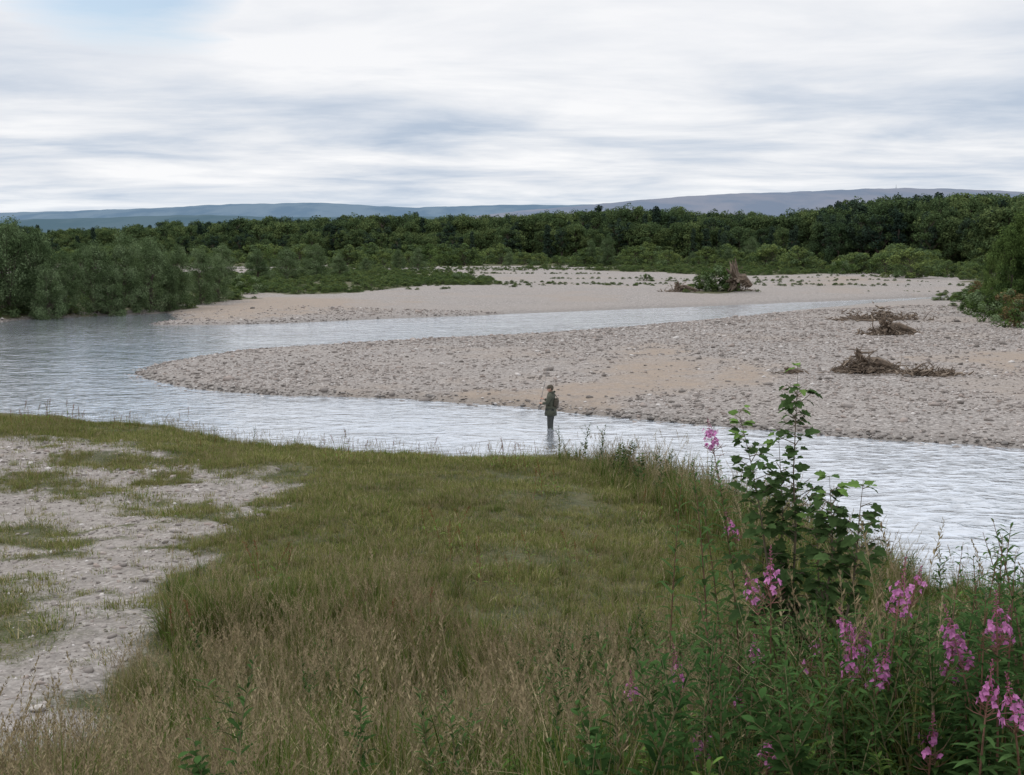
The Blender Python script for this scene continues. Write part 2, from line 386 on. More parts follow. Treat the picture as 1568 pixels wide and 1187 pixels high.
pn1=foliage('pine_needles',(.024,.041,.030),(.044,.066,.042),nscale=.05,trans=.1)
bl1=foliage('bush_leaf',(.08,.125,.042),(.15,.19,.065),nscale=.2,trans=.3)
willows=[tree_mesh('willow_%d'%i,20+i,8,3.0,.02,[bark,wl1,wl2],110,190,.11,.9,'bush',.4) for i in range(4)]
dist_trees=[tree_mesh('bt%d'%i,40+i,11,3.4,.10,[bark,fd1,fd2],70,110,.22,1.15,'round') for i in range(4)]+\
           [tree_mesh('pt%d'%i,60+i,12,2.0,.12,[bark,pn1],60,100,.22,.75,'pine') for i in range(2)]+\
           [tree_mesh('fp%d'%i,70+i,12,3.0,.4,[bark,pn1,fd1],46,110,.22,1.0,'flat') for i in range(2)]
bushes=[tree_mesh('bu%d'%i,80+i,3,2.0,.02,[bark,bl1,wl2],50,80,.10,.5,'bush') for i in range(3)]

prof_x=[-500,0,100,250,400,600,800,950,1050,1200,1300,1400,1568,2100]
prof_y=[345,345,352,346,338,334,332,320,326,331,312,303,301,300]
dep_f=[330,330,330,320,310,310,310,300,290,270,240,225,215,200]
P=[];S=[];I=[]
for k in range(1900):
    px=random.uniform(-480,2050); d0=np.interp(px,prof_x,dep_f); u=random.random()**1.2
    d=d0+u*130; X=(px-W0/2)/F*d
    yt=np.interp(px,prof_x,prof_y)+abs(random.gauss(0,9))-random.choice([0]*9+[4,7])+(16 if u<.12 else 0)
    Hh=(HORZ-yt)/F*d+CH-1.2
    idx=random.choice([0,1,2,3,0,1,2,3,4,5,6,7,6]) if not(1180<px<1420 and u<.5) else random.choice([4,5,6,7,1])
    if u>.6: idx=random.choice([4,5,6,7,0,1])
    base=11.6 if idx<4 else 12.6
    s=max(.35,Hh/base); wv=random.uniform(.8,1.2)
    P.append((X,d,1.2)); S.append((s*wv,s*wv,s)); I.append(idx)
scatter('distant_woodland',dist_trees,P,rots(len(P),.02),S,I)
P=[];S=[];I=[]
for k in range(520):
    px=random.uniform(-200,1800); d=np.interp(px,prof_x,dep_f)-random.random()**1.5*40
    X=(px-W0/2)/F*d; s=random.choice([.25,.35,.5,.7,.9,1.3])*random.uniform(.7,1.2)
    P.append((X,d,hz(X,d)-.1)); S.append((s*1.3,s*1.3,s)); I.append(random.randrange(3))
scatter('scrub_vegetation',bushes,P,rots(len(P),.04),S,I)
x=rng.uniform(-75,75,26000); y=rng.uniform(85,260,26000); k=np.abs(x)<.46*y; x,y=x[k],y[k]
Z,sd,near=height(x,y); g,s_,w=masks(x,y,sd,near)
strip=sm((vnoise(x*.2,y*1.2,.16,131,3)-.56)*14)*(y>150)
isveg=(1-g)>.4
k=(sd>1.0)&(rng.random(len(x))<np.maximum((1-g)*.36,strip*.5)); x,y,Z,isveg=x[k],y[k],Z[k],isveg[k]; n=len(x)
sc=np.where(isveg,rng.uniform(.06,.26,n),rng.uniform(.03,.11,n))
scatter('riverside_plants',bushes,np.stack([x,y,Z-.03],1),rots(n,.05),np.stack([sc*1.7,sc*1.7,sc],1),rng.integers(0,3,n))

def place_tree(name,me,baseH,px,pyb,pyt,wsc=1.0,dshift=0):
    x,y,z=on_ground(px,pyb); y2=y+dshift; x=x*y2/y; z=hz(x,y2)
    top=at_depth(px,pyt,y2)[2]; s=(top-z)/baseH
    return obj(name,me,(x,y2,z-.1),(0,0,random.uniform(0,6.28)),(s*wsc,s*wsc,s))
for px,pb,pt,wsc,ds in [(-140,488,325,1.1,0),(-50,488,334,1.1,4),(15,486,334,.95,2),(60,484,350,.85,0),(100,483,388,.85,0),(148,480,368,.8,0),(190,478,356,.8,0),(232,476,364,.8,0),(272,473,374,.8,0),(308,466,380,.8,0),(335,462,392,.75,0),(130,478,372,.9,14),(230,474,364,1.0,14),(20,482,345,1.1,16),(-250,490,320,1.2,5),(75,484,400,.9,-2),(170,481,400,.8,-1),(260,474,405,.8,-1)]:
    place_tree('willow_tree',random.choice(willows),8.5,px,pb,pt,wsc,ds)
for px,pb,pt,wsc in [(395,428,382,1.1),(440,430,378,1.15),(485,426,374,1.2),(520,423,388,1.1),(560,418,394,1.1),(610,412,382,1.0),(640,412,380,1.0),(930,408,360,.8),(905,408,368,.8),(1150,408,362,.9),(1115,408,378,.9),(1190,408,380,1.0),(1060,408,384,.8),(780,407,384,1.0),(1400,410,375,1.0),(340,428,372,1.1)]:
    place_tree('willow_tree',random.choice(willows),8.5,px,pb,pt,wsc)
rb1=foliage('alder_leaf_light',(.07,.115,.036),(.12,.17,.052),nscale=.3,trans=.25,g=.9)
rb2=foliage('alder_leaf_dark',(.042,.072,.025),(.07,.11,.038),nscale=.3,trans=.25,g=.9)
rusty=foliage('rusty_leaf',(.12,.095,.045),(.17,.12,.06),nscale=.3,trans=.2)
alders=[tree_mesh('alder_%d'%i,100+i,8,3.0,.02,[bark,rb1,rb2,rb1],130,150,.11,.75,'bush') for i in range(2)]
for px,pb,pt,wsc,ds in [(1545,484,348,.62,0),(1590,488,330,.9,2),(1660,495,310,1.1,3),(1516,474,385,.5,3),(1565,470,326,.85,12),(1740,500,300,1.1,5)]:
    place_tree('alder_tree',random.choice(alders),8.5,px,pb,pt,wsc,ds)
bush_m=[tree_mesh('gorse_%d'%i,120+i,1.6,1.4,.02,[bark,rb1,wl1,rusty],40,80,.065,.3,'bush') for i in range(3)]
bush_g=[tree_mesh('gbush_%d'%i,125+i,1.6,1.4,.02,[bark,rb1,wl1,rb2],40,80,.065,.3,'bush') for i in range(2)]
for px,pb,w in [(1495,478,1.0),(1510,484,1.3),(1540,494,1.2),(1570,502,1.3),(1480,462,.9),(1500,468,1.2)]:
    x,y,z=on_ground(px,pb); obj('shrub',random.choice(bush_g+bush_m[:1]),(x,y,z-.05),(0,0,random.random()*6),(w,w,w*random.uniform(.7,1.2)))
for px,pb,w in [(1095,446,1.5),(1080,446,1.1),(990,430,.6),(700,434,.9),(392,447,.9),(378,450,1.1),(1290,420,1.2)]:
    x,y,z=on_ground(px,pb); obj('shrub',random.choice(bush_g),(x,y,z-.05),(0,0,random.random()*6),(w*1.3,w*1.1,w*random.uniform(1.0,1.3)))

# ---------------------------------------------------------------- driftwood
dw=plain('driftwood_bark',(.11,.08,.056),.9,5,.5)
dw2=plain('driftwood_bleached',(.21,.165,.125),.9,5,.3)
def drift(name,px,py,width,h,n,seed,roots=True):
    rd=random.Random(seed); q=MB()
    for i in range(n):
        c=Vector((rd.gauss(0,width*.2),rd.gauss(0,width*.1),abs(rd.gauss(.05,h*.3))))
        c.z*=max(.2,1-abs(c.x)/width*1.4)*(.6+.5*math.sin(c.x*3.1+seed))
        L=rd.uniform(.3,.9)*min(width,3.0)*(.55 if rd.random()<.12 else .27); an=rd.uniform(0,6.28); up=rd.uniform(-.3,.55)
        d=Vector((math.cos(an),math.sin(an)*.7,up)).normalized()
        pts=[];p_=c-d*L*.5; p_.z=max(.03,p_.z)
        for k in range(5):
            pts.append(p_.copy()); d=(d+Vector((rd.uniform(-.5,.5),rd.uniform(-.5,.5),rd.uniform(-.45,.4)))).normalized(); p_=p_+d*L/4; p_.z=max(.02,p_.z)
        r0=rd.choice([.010,.014,.02,.03,.045])*min(1.6,width/2.5)
        q.tube(pts,[r0,r0*.9,r0*.7,r0*.5,r0*.2],4,0 if rd.random()<.8 else 1)
    if roots:
        tr=[Vector((-width*.05,0,.25*h)),Vector((width*.15,.1,.3*h)),Vector((width*.42,.25,.12*h))]
        q.tube(tr,[.16*h+.06,.12*h+.05,.05*h+.03],8,0)
        for i in range(34):
            a=rd.uniform(0,6.28); s_=tr[0]; R_=rd.uniform(.25,.6); e=s_+Vector((-.3*rd.random()*h,math.cos(a)*R_*h,math.sin(a)*R_*h)); e.z=max(.03,e.z)
            q.tube([s_,s_.lerp(e,.5)+Vector((rd.uniform(-.1,.1),rd.uniform(-.1,.1),.05)),e],[.08*h+.02,.05*h+.015,.01],5,0)
    x,y,z=on_ground(px,py); obj(name,q.mesh(name,[dw,dw2]),(x,y,z))
drift('driftwood_pile',1345,490,7.0,1.5,460,1,False)
drift('driftwood_pile',1362,513,3.8,1.6,280,2)
drift('driftwood_pile',1328,571,3.1,1.4,440,3)
drift('driftwood_pile',1422,575,2.7,1.0,250,4,False)
drift('driftwood_pile',1210,572,1.4,.35,80,5)
drift('driftwood_pile',1130,446,3.6,4.6,260,6)
drift('driftwood_pile',1042,447,4.2,1.7,200,7)
drift('driftwood_pile',1385,417,7,2.2,130,8)

# ---------------------------------------------------------------- stones
m,nt=newmat('river_stone'); b=NB(nt); oi=b.n('ShaderNodeObjectInfo')
c=b.ramp(oi.outputs['Random'],[(0,(.14,.124,.112)),(.3,(.235,.208,.19)),(.55,(.325,.292,.27)),(.8,(.28,.232,.205)),(1,(.52,.49,.465))])
p=b.n('ShaderNodeBsdfDiffuse',Color=c); b.out(p); stone_m=m
m,nt=newmat('wet_stone'); b=NB(nt); oi=b.n('ShaderNodeObjectInfo')
c=b.ramp(oi.outputs['Random'],[(0,(.06,.05,.043)),(.6,(.13,.11,.095)),(1,(.28,.25,.22))])
p=b.n('ShaderNodeBsdfPrincipled',Base_Color=c,Roughness=.45); b.out(p); wet_m=m
import bmesh
def stone(name,seed,mat,sub=2):
    bm=bmesh.new(); bmesh.ops.create_icosphere(bm,subdivisions=sub,radius=1); r=random.Random(seed)
    ax=[Vector((r.gauss(0,1),r.gauss(0,1),r.gauss(0,1))).normalized() for _ in range(6)]
    for v in bm.verts:
        c=v.co.copy()
        for a in ax:
            dd=c.dot(a)
            if dd>.6: c-=a*(dd-.6)*.8
        v.co=Vector((c.x,c.y*.75,c.z*.45))
    me=bpy.data.meshes.new(name); bm.to_mesh(me); bm.free(); me.materials.append(mat)
    me.polygons.foreach_set('use_smooth',[True]*len(me.polygons)); return me
st=[stone('st%d'%i,i,stone_m,1) for i in range(5)]; ws=[stone('ws%d'%i,i+9,wet_m,1) for i in range(3)]
def view_pts(n,y0,y1,wx=.44,pad=2.0,pw=1.0):
    u=rng.random(n); y=(y0**(pw+1)+u*(y1**(pw+1)-y0**(pw+1)))**(1/(pw+1)); x=rng.uniform(-1,1,n)*(wx*y+pad); return x,y
x,y=view_pts(110000,34,110,.43,2,.05)
Z,sd,near=height(x,y); g,s,w=masks(x,y,sd,near)
k=(sd>.0)&(~near)&(rng.random(len(x))<g*(1-.93*s)*np.clip(-.15+1.7*vnoise(x,y,.25,77,3),0,1))
x,y,Z,sd=x[k],y[k],Z[k],sd[k]; n=len(x)
sz=np.exp(rng.normal(math.log(.048),.48,n))*(.75+y/150)
wetk=(sd<.5)
scatter('gravel_stones',st+ws,np.stack([x,y,Z+sz*.1],1),rots(n,.2),np.stack([sz,sz,sz],1),np.where(wetk,5+rng.integers(0,3,n),rng.integers(0,5,n)))
x,y=view_pts(160000,34,100,.44,3,.0); Z,sd,near=height(x,y); k=(sd>-.9)&(sd<.7)&(~near)&(rng.random(len(x))<np.clip(1-np.abs(sd)*.9,.1,1)*(.3+vnoise(x,y,.5,7,2))); x,y,Z=x[k],y[k],Z[k]; n=len(x)
sz=np.exp(rng.normal(math.log(.06),.45,n))
scatter('shoreline_stones',ws[:2]+st[:2],np.stack([x,y,np.maximum(Z,-.05)+sz*.1],1),rots(n,.2),np.stack([sz,sz,sz],1),rng.integers(0,4,n))
x,y=view_pts(70000,6,34,.44,2,.5); Z,sd,near=height(x,y); g,s,w=masks(x,y,sd,near)
k=near&(sd>.8)&(rng.random(len(x))<g**2*.9); x,y,Z=x[k],y[k],Z[k]; n=len(x)
sz=np.exp(rng.normal(math.log(.015),.6,n))*(.8+y/32)
scatter('track_gravel',st,np.stack([x,y,Z],1),rots(n,.3),np.stack([sz,sz,sz],1),rng.integers(0,5,n))
x,y,z=on_ground(60,1090); obj('boulder',stone('boulder',3,plain('pale_rock',(.36,.33,.30),.9,6,.2),3),(x,y,z+.03),(0,0,.2),(.10,.1,.1))

# ---------------------------------------------------------------- grasses
g_green=foliage('grass_green',(.075,.13,.024),(.155,.20,.05),(.21,.19,.075),.35,1.1,g=.9)
g_olive=foliage('grass_olive',(.12,.14,.04),(.21,.21,.07),(.27,.23,.115),.35,1.1,g=.9)
g_tall=foliage('grass_tall_green',(.05,.10,.018),(.12,.165,.038),(.21,.18,.075),.35,1.4,g=.82)
g_straw=foliage('grass_straw',(.26,.215,.12),(.37,.31,.19),None,.3,.5,g=.9)
g_head=foliage('grass_seed_head',(.19,.14,.08),(.34,.28,.17),None,.3,.5,g=.9)
g_red=foliage('dock_seed',(.13,.05,.028),(.20,.08,.045),None,.1,.5)
w_dark=foliage('weed_leaf_dark',(.03,.068,.020),(.06,.11,.034),None,.3,.6)
w_light=foliage('weed_leaf_light',(.07,.135,.03),(.13,.20,.05),None,.35,.6)
def blade(q,base,h,w,an,lean,mat,seg=4,curl=1.0):
    d=Vector((math.cos(an),math.sin(an),0)); s=Vector((-math.sin(an),math.cos(an),0)); V=[];Fc=[]
    for i in range(seg+1):
        u=i/seg; p=Vector(base)+d*(lean*h*u**(1+curl))+Vector((0,0,h*(u-.35*lean*u*u)))
        ww=w*(1-u**1.6)*.5+.0004
        V+= [p-s*ww,p+s*ww]
    for i in range(seg): Fc.append((2*i,2*i+1,2*i+3,2*i+2))
    q.add(V,Fc,mat)
def grass_clump(name,seed,n,R,h0,h1,w,mats,lean=.5,heads=0,hmat=1,smat=1,hs=1.0):
    r=random.Random(seed); q=MB()
    for i in range(n):
        a=r.uniform(0,6.28); rr=R*math.sqrt(r.random()); b_=(math.cos(a)*rr,math.sin(a)*rr,-.03)
        blade(q,b_,r.uniform(h0,h1),w*r.uniform(.7,1.3),a+r.gauss(0,.8),abs(r.gauss(.15,lean)),0 if r.random()<.85 else smat)
    for i in range(heads):
        a=r.uniform(0,6.28); rr=R*math.sqrt(r.random()); h=h1*r.uniform(1.0,1.45); an=r.uniform(0,6.28); le=r.uniform(.05,.35)
        d=Vector((math.cos(an),math.sin(an),0)); pts=[Vector((math.cos(a)*rr,math.sin(a)*rr,0))+d*le*h*u*u+Vector((0,0,h*u)) for u in (0,.35,.7,1)]
        q.tube(pts,[.0018,.0016,.0012,.0009],3,smat,False)
        top=pts[-1]; dr=(pts[-1]-pts[-2]).normalized(); HL=r.uniform(.09,.17)*hs
        for k in range(16):
            u=k/15; c=top-dr*HL*u; a2=r.uniform(0,6.28); o=Vector((math.cos(a2),math.sin(a2),.6))*(.007+.016*u)*hs*r.uniform(.5,1.2)
            e=c+o; sd_=Vector((-math.sin(a2),math.cos(a2),0))*.0034*hs
            q.add([c-dr*.004,(c+e)/2+sd_,e+dr*.009,(c+e)/2-sd_],[(0,1,2,3)],hmat)
    return q.mesh(name,mats)
M3=[g_green,g_head,g_straw]; M3o=[g_olive,g_head,g_straw]; M3t=[g_tall,g_head,g_straw]
short=[grass_clump('sg%d'%i,200+i,40,.16,.04,.14,.007,[g_olive if i%2 else g_green,g_straw],.7) for i in range(4)]
mid=[grass_clump('mg%d'%i,210+i,42,.13,.12,.32,.008,M3 if i%2 else M3o,.5,3,1,2) for i in range(4)]
tall=[grass_clump('tg%d'%i,220+i,48,.09,.3,.78,.0105,M3t,.5,1,1,2,1.3) for i in range(3)]+[grass_clump('th%d'%i,230+i,28,.12,.28,.58,.0075,M3t if i else M3o,.45,6,1,2,1.5) for i in range(3)]
x,y=view_pts(46000,6,38,.44,1.5,1.0); Z,sd,near=height(x,y); g,s,w=masks(x,y,sd,near)
tn=vnoise(x,y,.8,88,3)
k=near&(sd>.15)&(rng.random(len(x))<np.clip(1-g*1.0,0.04,1)*np.where(y<17,.4,1)*np.clip(.3+1.5*tn,0,1)); x,y,Z,g,tn=x[k],y[k],Z[k],g[k],tn[k]; n=len(x)
sc=rng.uniform(.5,1.5,n)*(.3+1.35*tn)*(1-.35*g)
scatter('short_grass',short,np.stack([x,y,Z],1),rots(n,.08),np.stack([sc*1.3,sc*1.3,sc],1),rng.integers(0,4,n))
def tallness(x,y):
    edge=20.5+11*(vnoise(x,y,.3,99,3)-.5)
    t=sm((edge-y)/5)
    sdr=height(x,y)[1]
    t2=sm((2.8-sdr)/1.5)*sm((x-0.5)/2.5)
    t2=np.maximum(t2,sm((x-(.22*y-0.2))/1.5)*sm((27-y)/4))
    return np.maximum(t,t2)
x,y=view_pts(23000,4.8,38,.45,1.5,.5); Z,sd,near=height(x,y); g,s,w=masks(x,y,sd,near); T_=tallness(x,y)
cl=vnoise(x,y,1.5,143,2)
k=near&(sd>.1)&(g<.3)&(rng.random(len(x))<T_*np.clip(-.2+2.2*cl,.1,1)); x,y,Z,T_=x[k],y[k],Z[k],T_[k]; n=len(x)
hn=vnoise(x,y,1.2,33,2); pat=vnoise(x,y,.7,44,3)
right=sm((x-.12*y)/2)
idx=np.where(rng.random(n)<np.clip((pat-.40)*5,.2,.8)*(1-.55*right),3+rng.integers(0,3,n),rng.integers(0,3,n))
sc=rng.uniform(.6,1.2,n)*(.4+.95*hn)*(.45+.55*T_)
scatter('long_grass',tall,np.stack([x,y,Z],1),rots(n,.16),np.stack([sc,sc,sc],1),idx)
x,y=view_pts(22000,14,38,.46,2,1.0); Z,sd,near=height(x,y); g,s,w=masks(x,y,sd,near)
pp=np.maximum(sm((1.8-sd)/1.2)*.8,.75*sm((vnoise(x,y,.55,12,3)-.47)*7))
k=near&(sd>.05)&(rng.random(len(x))<pp*np.clip(1-g*.9,.05,1)); x,y,Z,sd=x[k],y[k],Z[k],sd[k]; n=len(x); sc=rng.uniform(.35,1.05,n)*np.where(sd<1.8,1.15,.75)
scatter('bank_grass',mid,np.stack([x,y,Z],1),rots(n,.1),np.stack([sc,sc,sc],1),rng.integers(0,4,n))
x,y=view_pts(2300,18,36,.30,0,.5); Z,sd,near=height(x,y)
k=near&(sd>.1)&(sd<3.2)&(rng.random(len(x))<sm((x-.2)/2.5)*.9); x,y,Z=x[k],y[k],Z[k]; n=len(x); sc=rng.uniform(.55,1.5,n)*(.55+.45*sm((x-.5)/3))
scatter('rank_margin_grass',tall,np.stack([x,y,Z],1),rots(n,.12),np.stack([sc,sc,sc],1),rng.integers(0,6,n))

def leaf(q,base,d,up,L,Wd,mat,droop=.3,fold=.15,n=4):
    d=Vector(d).normalized(); s=d.cross(Vector(up))
    if s.length<1e-4: s=Vector((1,0,0))
    s.normalize(); nn=s.cross(d).normalized(); V=[];Fc=[]
    for i in range(n+1):
        u=i/n; wd=Wd*.5*math.sin(math.pi*min(1,u*.92+.06))**.8*(1 if i<n else .05)
        c=Vector(base)+d*L*u-Vector((0,0,1))*droop*L*u*u
        V+=[c-s*wd+nn*fold*wd,c,c+s*wd+nn*fold*wd]
    for i in range(n):
        a=3*i; Fc+=[(a,a+1,a+4,a+3),(a+1,a+2,a+5,a+4)]
    q.add(V,Fc,mat)
stem_m=plain('herb_stem',(.12,.10,.045),.7,10,.3)
def herb(name,seed,H,nl,L,Wd,mats,head=None,br=0):
    r=random.Random(seed); q=MB(); lx,ly=r.uniform(-.2,.2),r.uniform(-.2,.2)
    f=lambda u:Vector((lx*u*u*H,ly*u*u*H,H*u))
    q.tube([f(u) for u in (0,.25,.5,.75,1)],[.005,.0045,.004,.003,.0015],5,0,False)
    a=r.uniform(0,6.28)
    for i in range(nl):
        u=.08+.92*i/nl; a+=2.4; s=(1-.55*max(0,u-.5)*2)*r.uniform(.75,1.15)
        d=Vector((math.cos(a),math.sin(a),.35+u*.8)); leaf(q,f(u),d,(0,0,1),L*s,Wd*s,1,r.uniform(.15,.5))
    for k in range(br):
        u=r.uniform(.3,.75); a=r.uniform(0,6.28); d=Vector((math.cos(a),math.sin(a),1.3)).normalized(); LL=r.uniform(.18,.35)*H
        q.tube([f(u),f(u)+d*LL],[.003,.001],4,0,False)
        for j in range(9):
            t=.2+.8*j/9; a2=r.uniform(0,6.28); leaf(q,f(u)+d*LL*t,Vector((math.cos(a2),math.sin(a2),.6)),(0,0,1),L*.6,Wd*.6,1,.3)
    if head:
        for k in range(60):
            u=r.uniform(.72,1.02); a=r.uniform(0,6.28); o=f(u)+Vector((math.cos(a),math.sin(a),.6))*r.uniform(.005,.03)
            q.tube([o,o+Vector((0,0,.012))],[.004,.002],4,2)
    return q.mesh(name,mats)
weeds=[herb('wd%d'%i,300+i,.95,46,.13,.028,[stem_m,w_dark],None,3) for i in range(3)]+[herb('wn%d'%i,310+i,.7,26,.11,.055,[stem_m,w_dark],None,4) for i in range(2)]+[herb('wl%d'%i,320+i,.5,24,.14,.04,[stem_m,w_light],None,2) for i in range(2)]
docks=[herb('dk%d'%i,330+i,.8,9,.16,.035,[g_red,w_light,g_red],True) for i in range(2)]
x,y=view_pts(5400,4.6,15,.45,1.2,.3); Z,sd,near=height(x,y)
R=sm((x-(.03*y-.2)+ (vnoise(x,y,.7,5,2)-.5)*2.5)/1.8)
k=near&(sd>.2)&(rng.random(len(x))<R*.85+.03)&(x>-.25*y); x,y,Z=x[k],y[k],Z[k]; n=len(x); sc=rng.uniform(.4,1.05,n)
idx=rng.choice(7,n,p=[.17,.17,.17,.14,.13,.11,.11])
scatter('herbaceous_weeds',weeds,np.stack([x,y,Z],1),rots(n,.15),np.stack([sc,sc,sc],1),idx)
x,y=view_pts(2000,14,37,.46,1,.8); Z,sd,near=height(x,y)
k=near&(sd>.1)&((sd<2.5)|(x>.2*y))&(rng.random(len(x))<np.where((x>1),.85,.04)); x,y,Z=x[k],y[k],Z[k]; n=len(x); sc=rng.uniform(.5,1.2,n)*np.where(x>1,1,.5)
scatter('bank_herbs',weeds,np.stack([x,y,Z],1),rots(n,.1),np.stack([sc*1.2,sc*1.2,sc],1),rng.choice(7,n))
P=[on_ground(px,py) for px,py in [(700,830),(690,860),(780,900),(785,870),(915,870),(90,655),(60,652),(110,652),(300,700),(295,660),(600,705),(560,712),(770,718),(790,722),(530,960),(850,760),(400,910),(640,1000),(300,1010),(250,1150),(1010,800),(20,660),(130,658),(520,708),(640,712),(75,650),(45,655),(200,668)]]
P+=[(p[0]+random.uniform(-.5,.5),p[1]+random.uniform(-.4,.4),p[2]) for p in P for _ in range(3)]
n=len(P); sc=rng.uniform(.4,.95,n)
scatter('dock_plants',docks,P,rots(n,.1),np.stack([sc]*3,1),rng.integers(0,2,n))

# ---------------------------------------------------------------- rosebay willowherb
pink=foliage('willowherb_petal',(.42,.14,.32),(.58,.25,.48),None,.4,2.0)
bud=foliage('willowherb_bud',(.26,.07,.15),(.38,.12,.22),None,.1,2.0)
pod=foliage('willowherb_pod',(.15,.08,.06),(.24,.12,.10),None,.1,2.0)
wh_leaf=foliage('willowherb_leaf',(.04,.085,.028),(.075,.13,.042),None,.35,1.5)
wh_stem=plain('willowherb_stem',(.16,.08,.05),.6,10,.3)
def willowherb(seed,H,flower=True,dens=1.0):
    r=random.Random(seed); q=MB(); lx,ly=r.uniform(-.16,.16),r.uniform(-.16,.16)
    f=lambda u:Vector((lx*(u*u-1)*H,ly*(u*u-1)*H,H*u))
    us=[i/7 for i in range(8)]; q.tube([f(u) for u in us],[.006,.0055,.005,.0045,.004,.0032,.0022,.001],6,0,False)
    a=r.uniform(0,6); h1=r.uniform(.20,.29)/H; top=1-h1-.01 if flower else 1.0; nl=int(74*H)
    for i in range(nl):
        u=.06+(top-.06)*i/nl; a+=2.4; s=(.65+.35*math.sin(math.pi*min(1,u/top)))*r.uniform(.75,1.2)
        if not flower: s*=1-.5*u**3
        leaf(q,f(u),Vector((math.cos(a),math.sin(a),.25+.5*u)),(0,0,1),.14*s,.027*s,1,r.uniform(.1,.65))
    if flower:
        nf=54; k0=r.uniform(.10,.28); k1=r.uniform(.52,.72)
        for i in range(nf):
            k=i/nf; u=1-h1+h1*k+r.uniform(-.004,.004); a+=2.4+r.uniform(-.5,.5); o=f(min(u,1)); d=Vector((math.cos(a),math.sin(a),r.uniform(-.1,.6))).normalized()
            if k<k0:
                L_=r.uniform(.05,.075); q.tube([o,o+d*L_*.6+Vector((0,0,.01)),o+d*L_+Vector((0,0,.025))],[.0016,.0018,.0010],4,4)
            elif k<k1:
                if r.random()>.72*dens: continue
                c=o+d*(r.uniform(.028,.058)-.024*k); q.tube([o,c],[.0012,.0012],3,3,False)
                s=d.cross(Vector((0,0,1))).normalized(); t=s.cross(d); ro=r.uniform(0,1.5)
                for j in range(4):
                    aj=j*math.pi/2+ro+r.uniform(-.3,.3); pd=(s*math.cos(aj)+t*math.sin(aj)+d*r.uniform(0,.7)).normalized()
                    leaf(q,c,pd,d,.0175*r.uniform(.75,1.2),.0145,2,r.uniform(0,.4),.2,3)
            else:
                kk=(k-k1)/(1-k1); L=.024*(1-kk*.75); d2=Vector((d.x,d.y,kk*1.2-.2)).normalized()
                q.tube([o,o+d2*L*.6,o+d2*L*.7+Vector((0,0,(-.5+kk)*L)),o+d2*L*.75+Vector((0,0,(-1+1.6*kk)*L))],[.0008,.0018,.0021*(1.1-kk*.6),.0005],5,3)
    return q.mesh('willowherb',[wh_stem,wh_leaf,pink,bud,pod])
whn=[willowherb(420+i,1.2,False) for i in range(3)]
_n=[0]
def place_wh(px,py,dep,flower=True):
    tx,ty,tz=at_depth(px,py,dep); z=hz(tx,ty); Hh=tz-z+.02
    if flower:
        _n[0]+=1; me=willowherb(400+_n[0],max(.5,Hh),True,[1,1.2,.7,1.3,.6,1.1,.9][_n[0]%7])
        obj('rosebay_willowherb',me,(tx,ty,z-.02),(0,0,random.uniform(0,6.28)))
    else:
        s=Hh/1.2; s2=max(.75,min(s,1.1)); obj('rosebay_willowherb',random.choice(whn),(tx,ty,z-.02),(0,0,random.uniform(0,6.28)),(s2,s2,s))
for px,py,dep in [(1180,835,5.6),(1140,865,5.8),(1388,850,5.2),(1412,866,5.5),(1445,925,4.8),(1525,905,4.6),(1548,925,4.7),(1520,1010,4.5),(1030,985,6.2),(1083,640,7.2),(1185,1120,5.0),(1080,1130,5.6),(965,1025,6.9),(1325,945,5.5),(1362,985,5.1),(1430,1090,4.6),(1285,930,5.8),(1130,1020,6.0),(1305,965,5.3),(1110,780,7.6),(1350,970,5.6),(1540,1030,4.4),(1455,950,5.1),(1155,970,6.3),(1250,960,6.0)]:
    place_wh(px,py,dep)
for px,py,dep in [(1520,795,5.0),(1555,850,4.8),(1490,850,5.1),(1250,930,5.2),(1210,960,5.0),(1380,960,5.2),(1470,960,4.8),(1060,880,6.2),(1100,930,5.8),(1510,900,4.6),(1000,960,6.6),(1340,1010,4.8),(1535,820,4.9),(1505,815,5.2),(1160,900,5.6),(1070,740,7.4),(1045,720,8.0),(1060,700,7.0),(1548,805,5.3),(1530,840,4.7),(1500,870,4.9),(1475,830,5.4),(1120,960,5.5),(1050,1000,5.6)]:
    place_wh(px,py,dep,False)

# ---------------------------------------------------------------- sycamore saplings
sy_leaf=foliage('sapling_leaf',(.04,.072,.028),(.07,.115,.04),None,.35,2.0)
sy_new=foliage('sapling_leaf_young',(.12,.21,.055),(.16,.25,.07),None,.35,2.0)
sy_bark=plain('sapling_bark',(.12,.09,.06),.8,12)
outl=[(0,0),(.28,-.08),(.42,.12),(.34,.3),(.52,.55),(.3,.62),(.26,.85),(.0,1.08)]
outl=outl+[(-a,b_) for a,b_ in outl[1:-1]][::-1]
def lobed(q,base,d,nrm,L,mat):
    d=Vector(d).normalized(); s=d.cross(Vector(nrm)).normalized(); nn=s.cross(d)
    V=[Vector(base)+d*L*.4]+[Vector(base)+s*a*L*.95+d*b_*L+nn*(abs(a)*.25-.25*b_*b_)*L for a,b_ in outl]
    n=len(outl); q.add(V,[(0,1+i,1+(i+1)%n) for i in range(n)],mat)
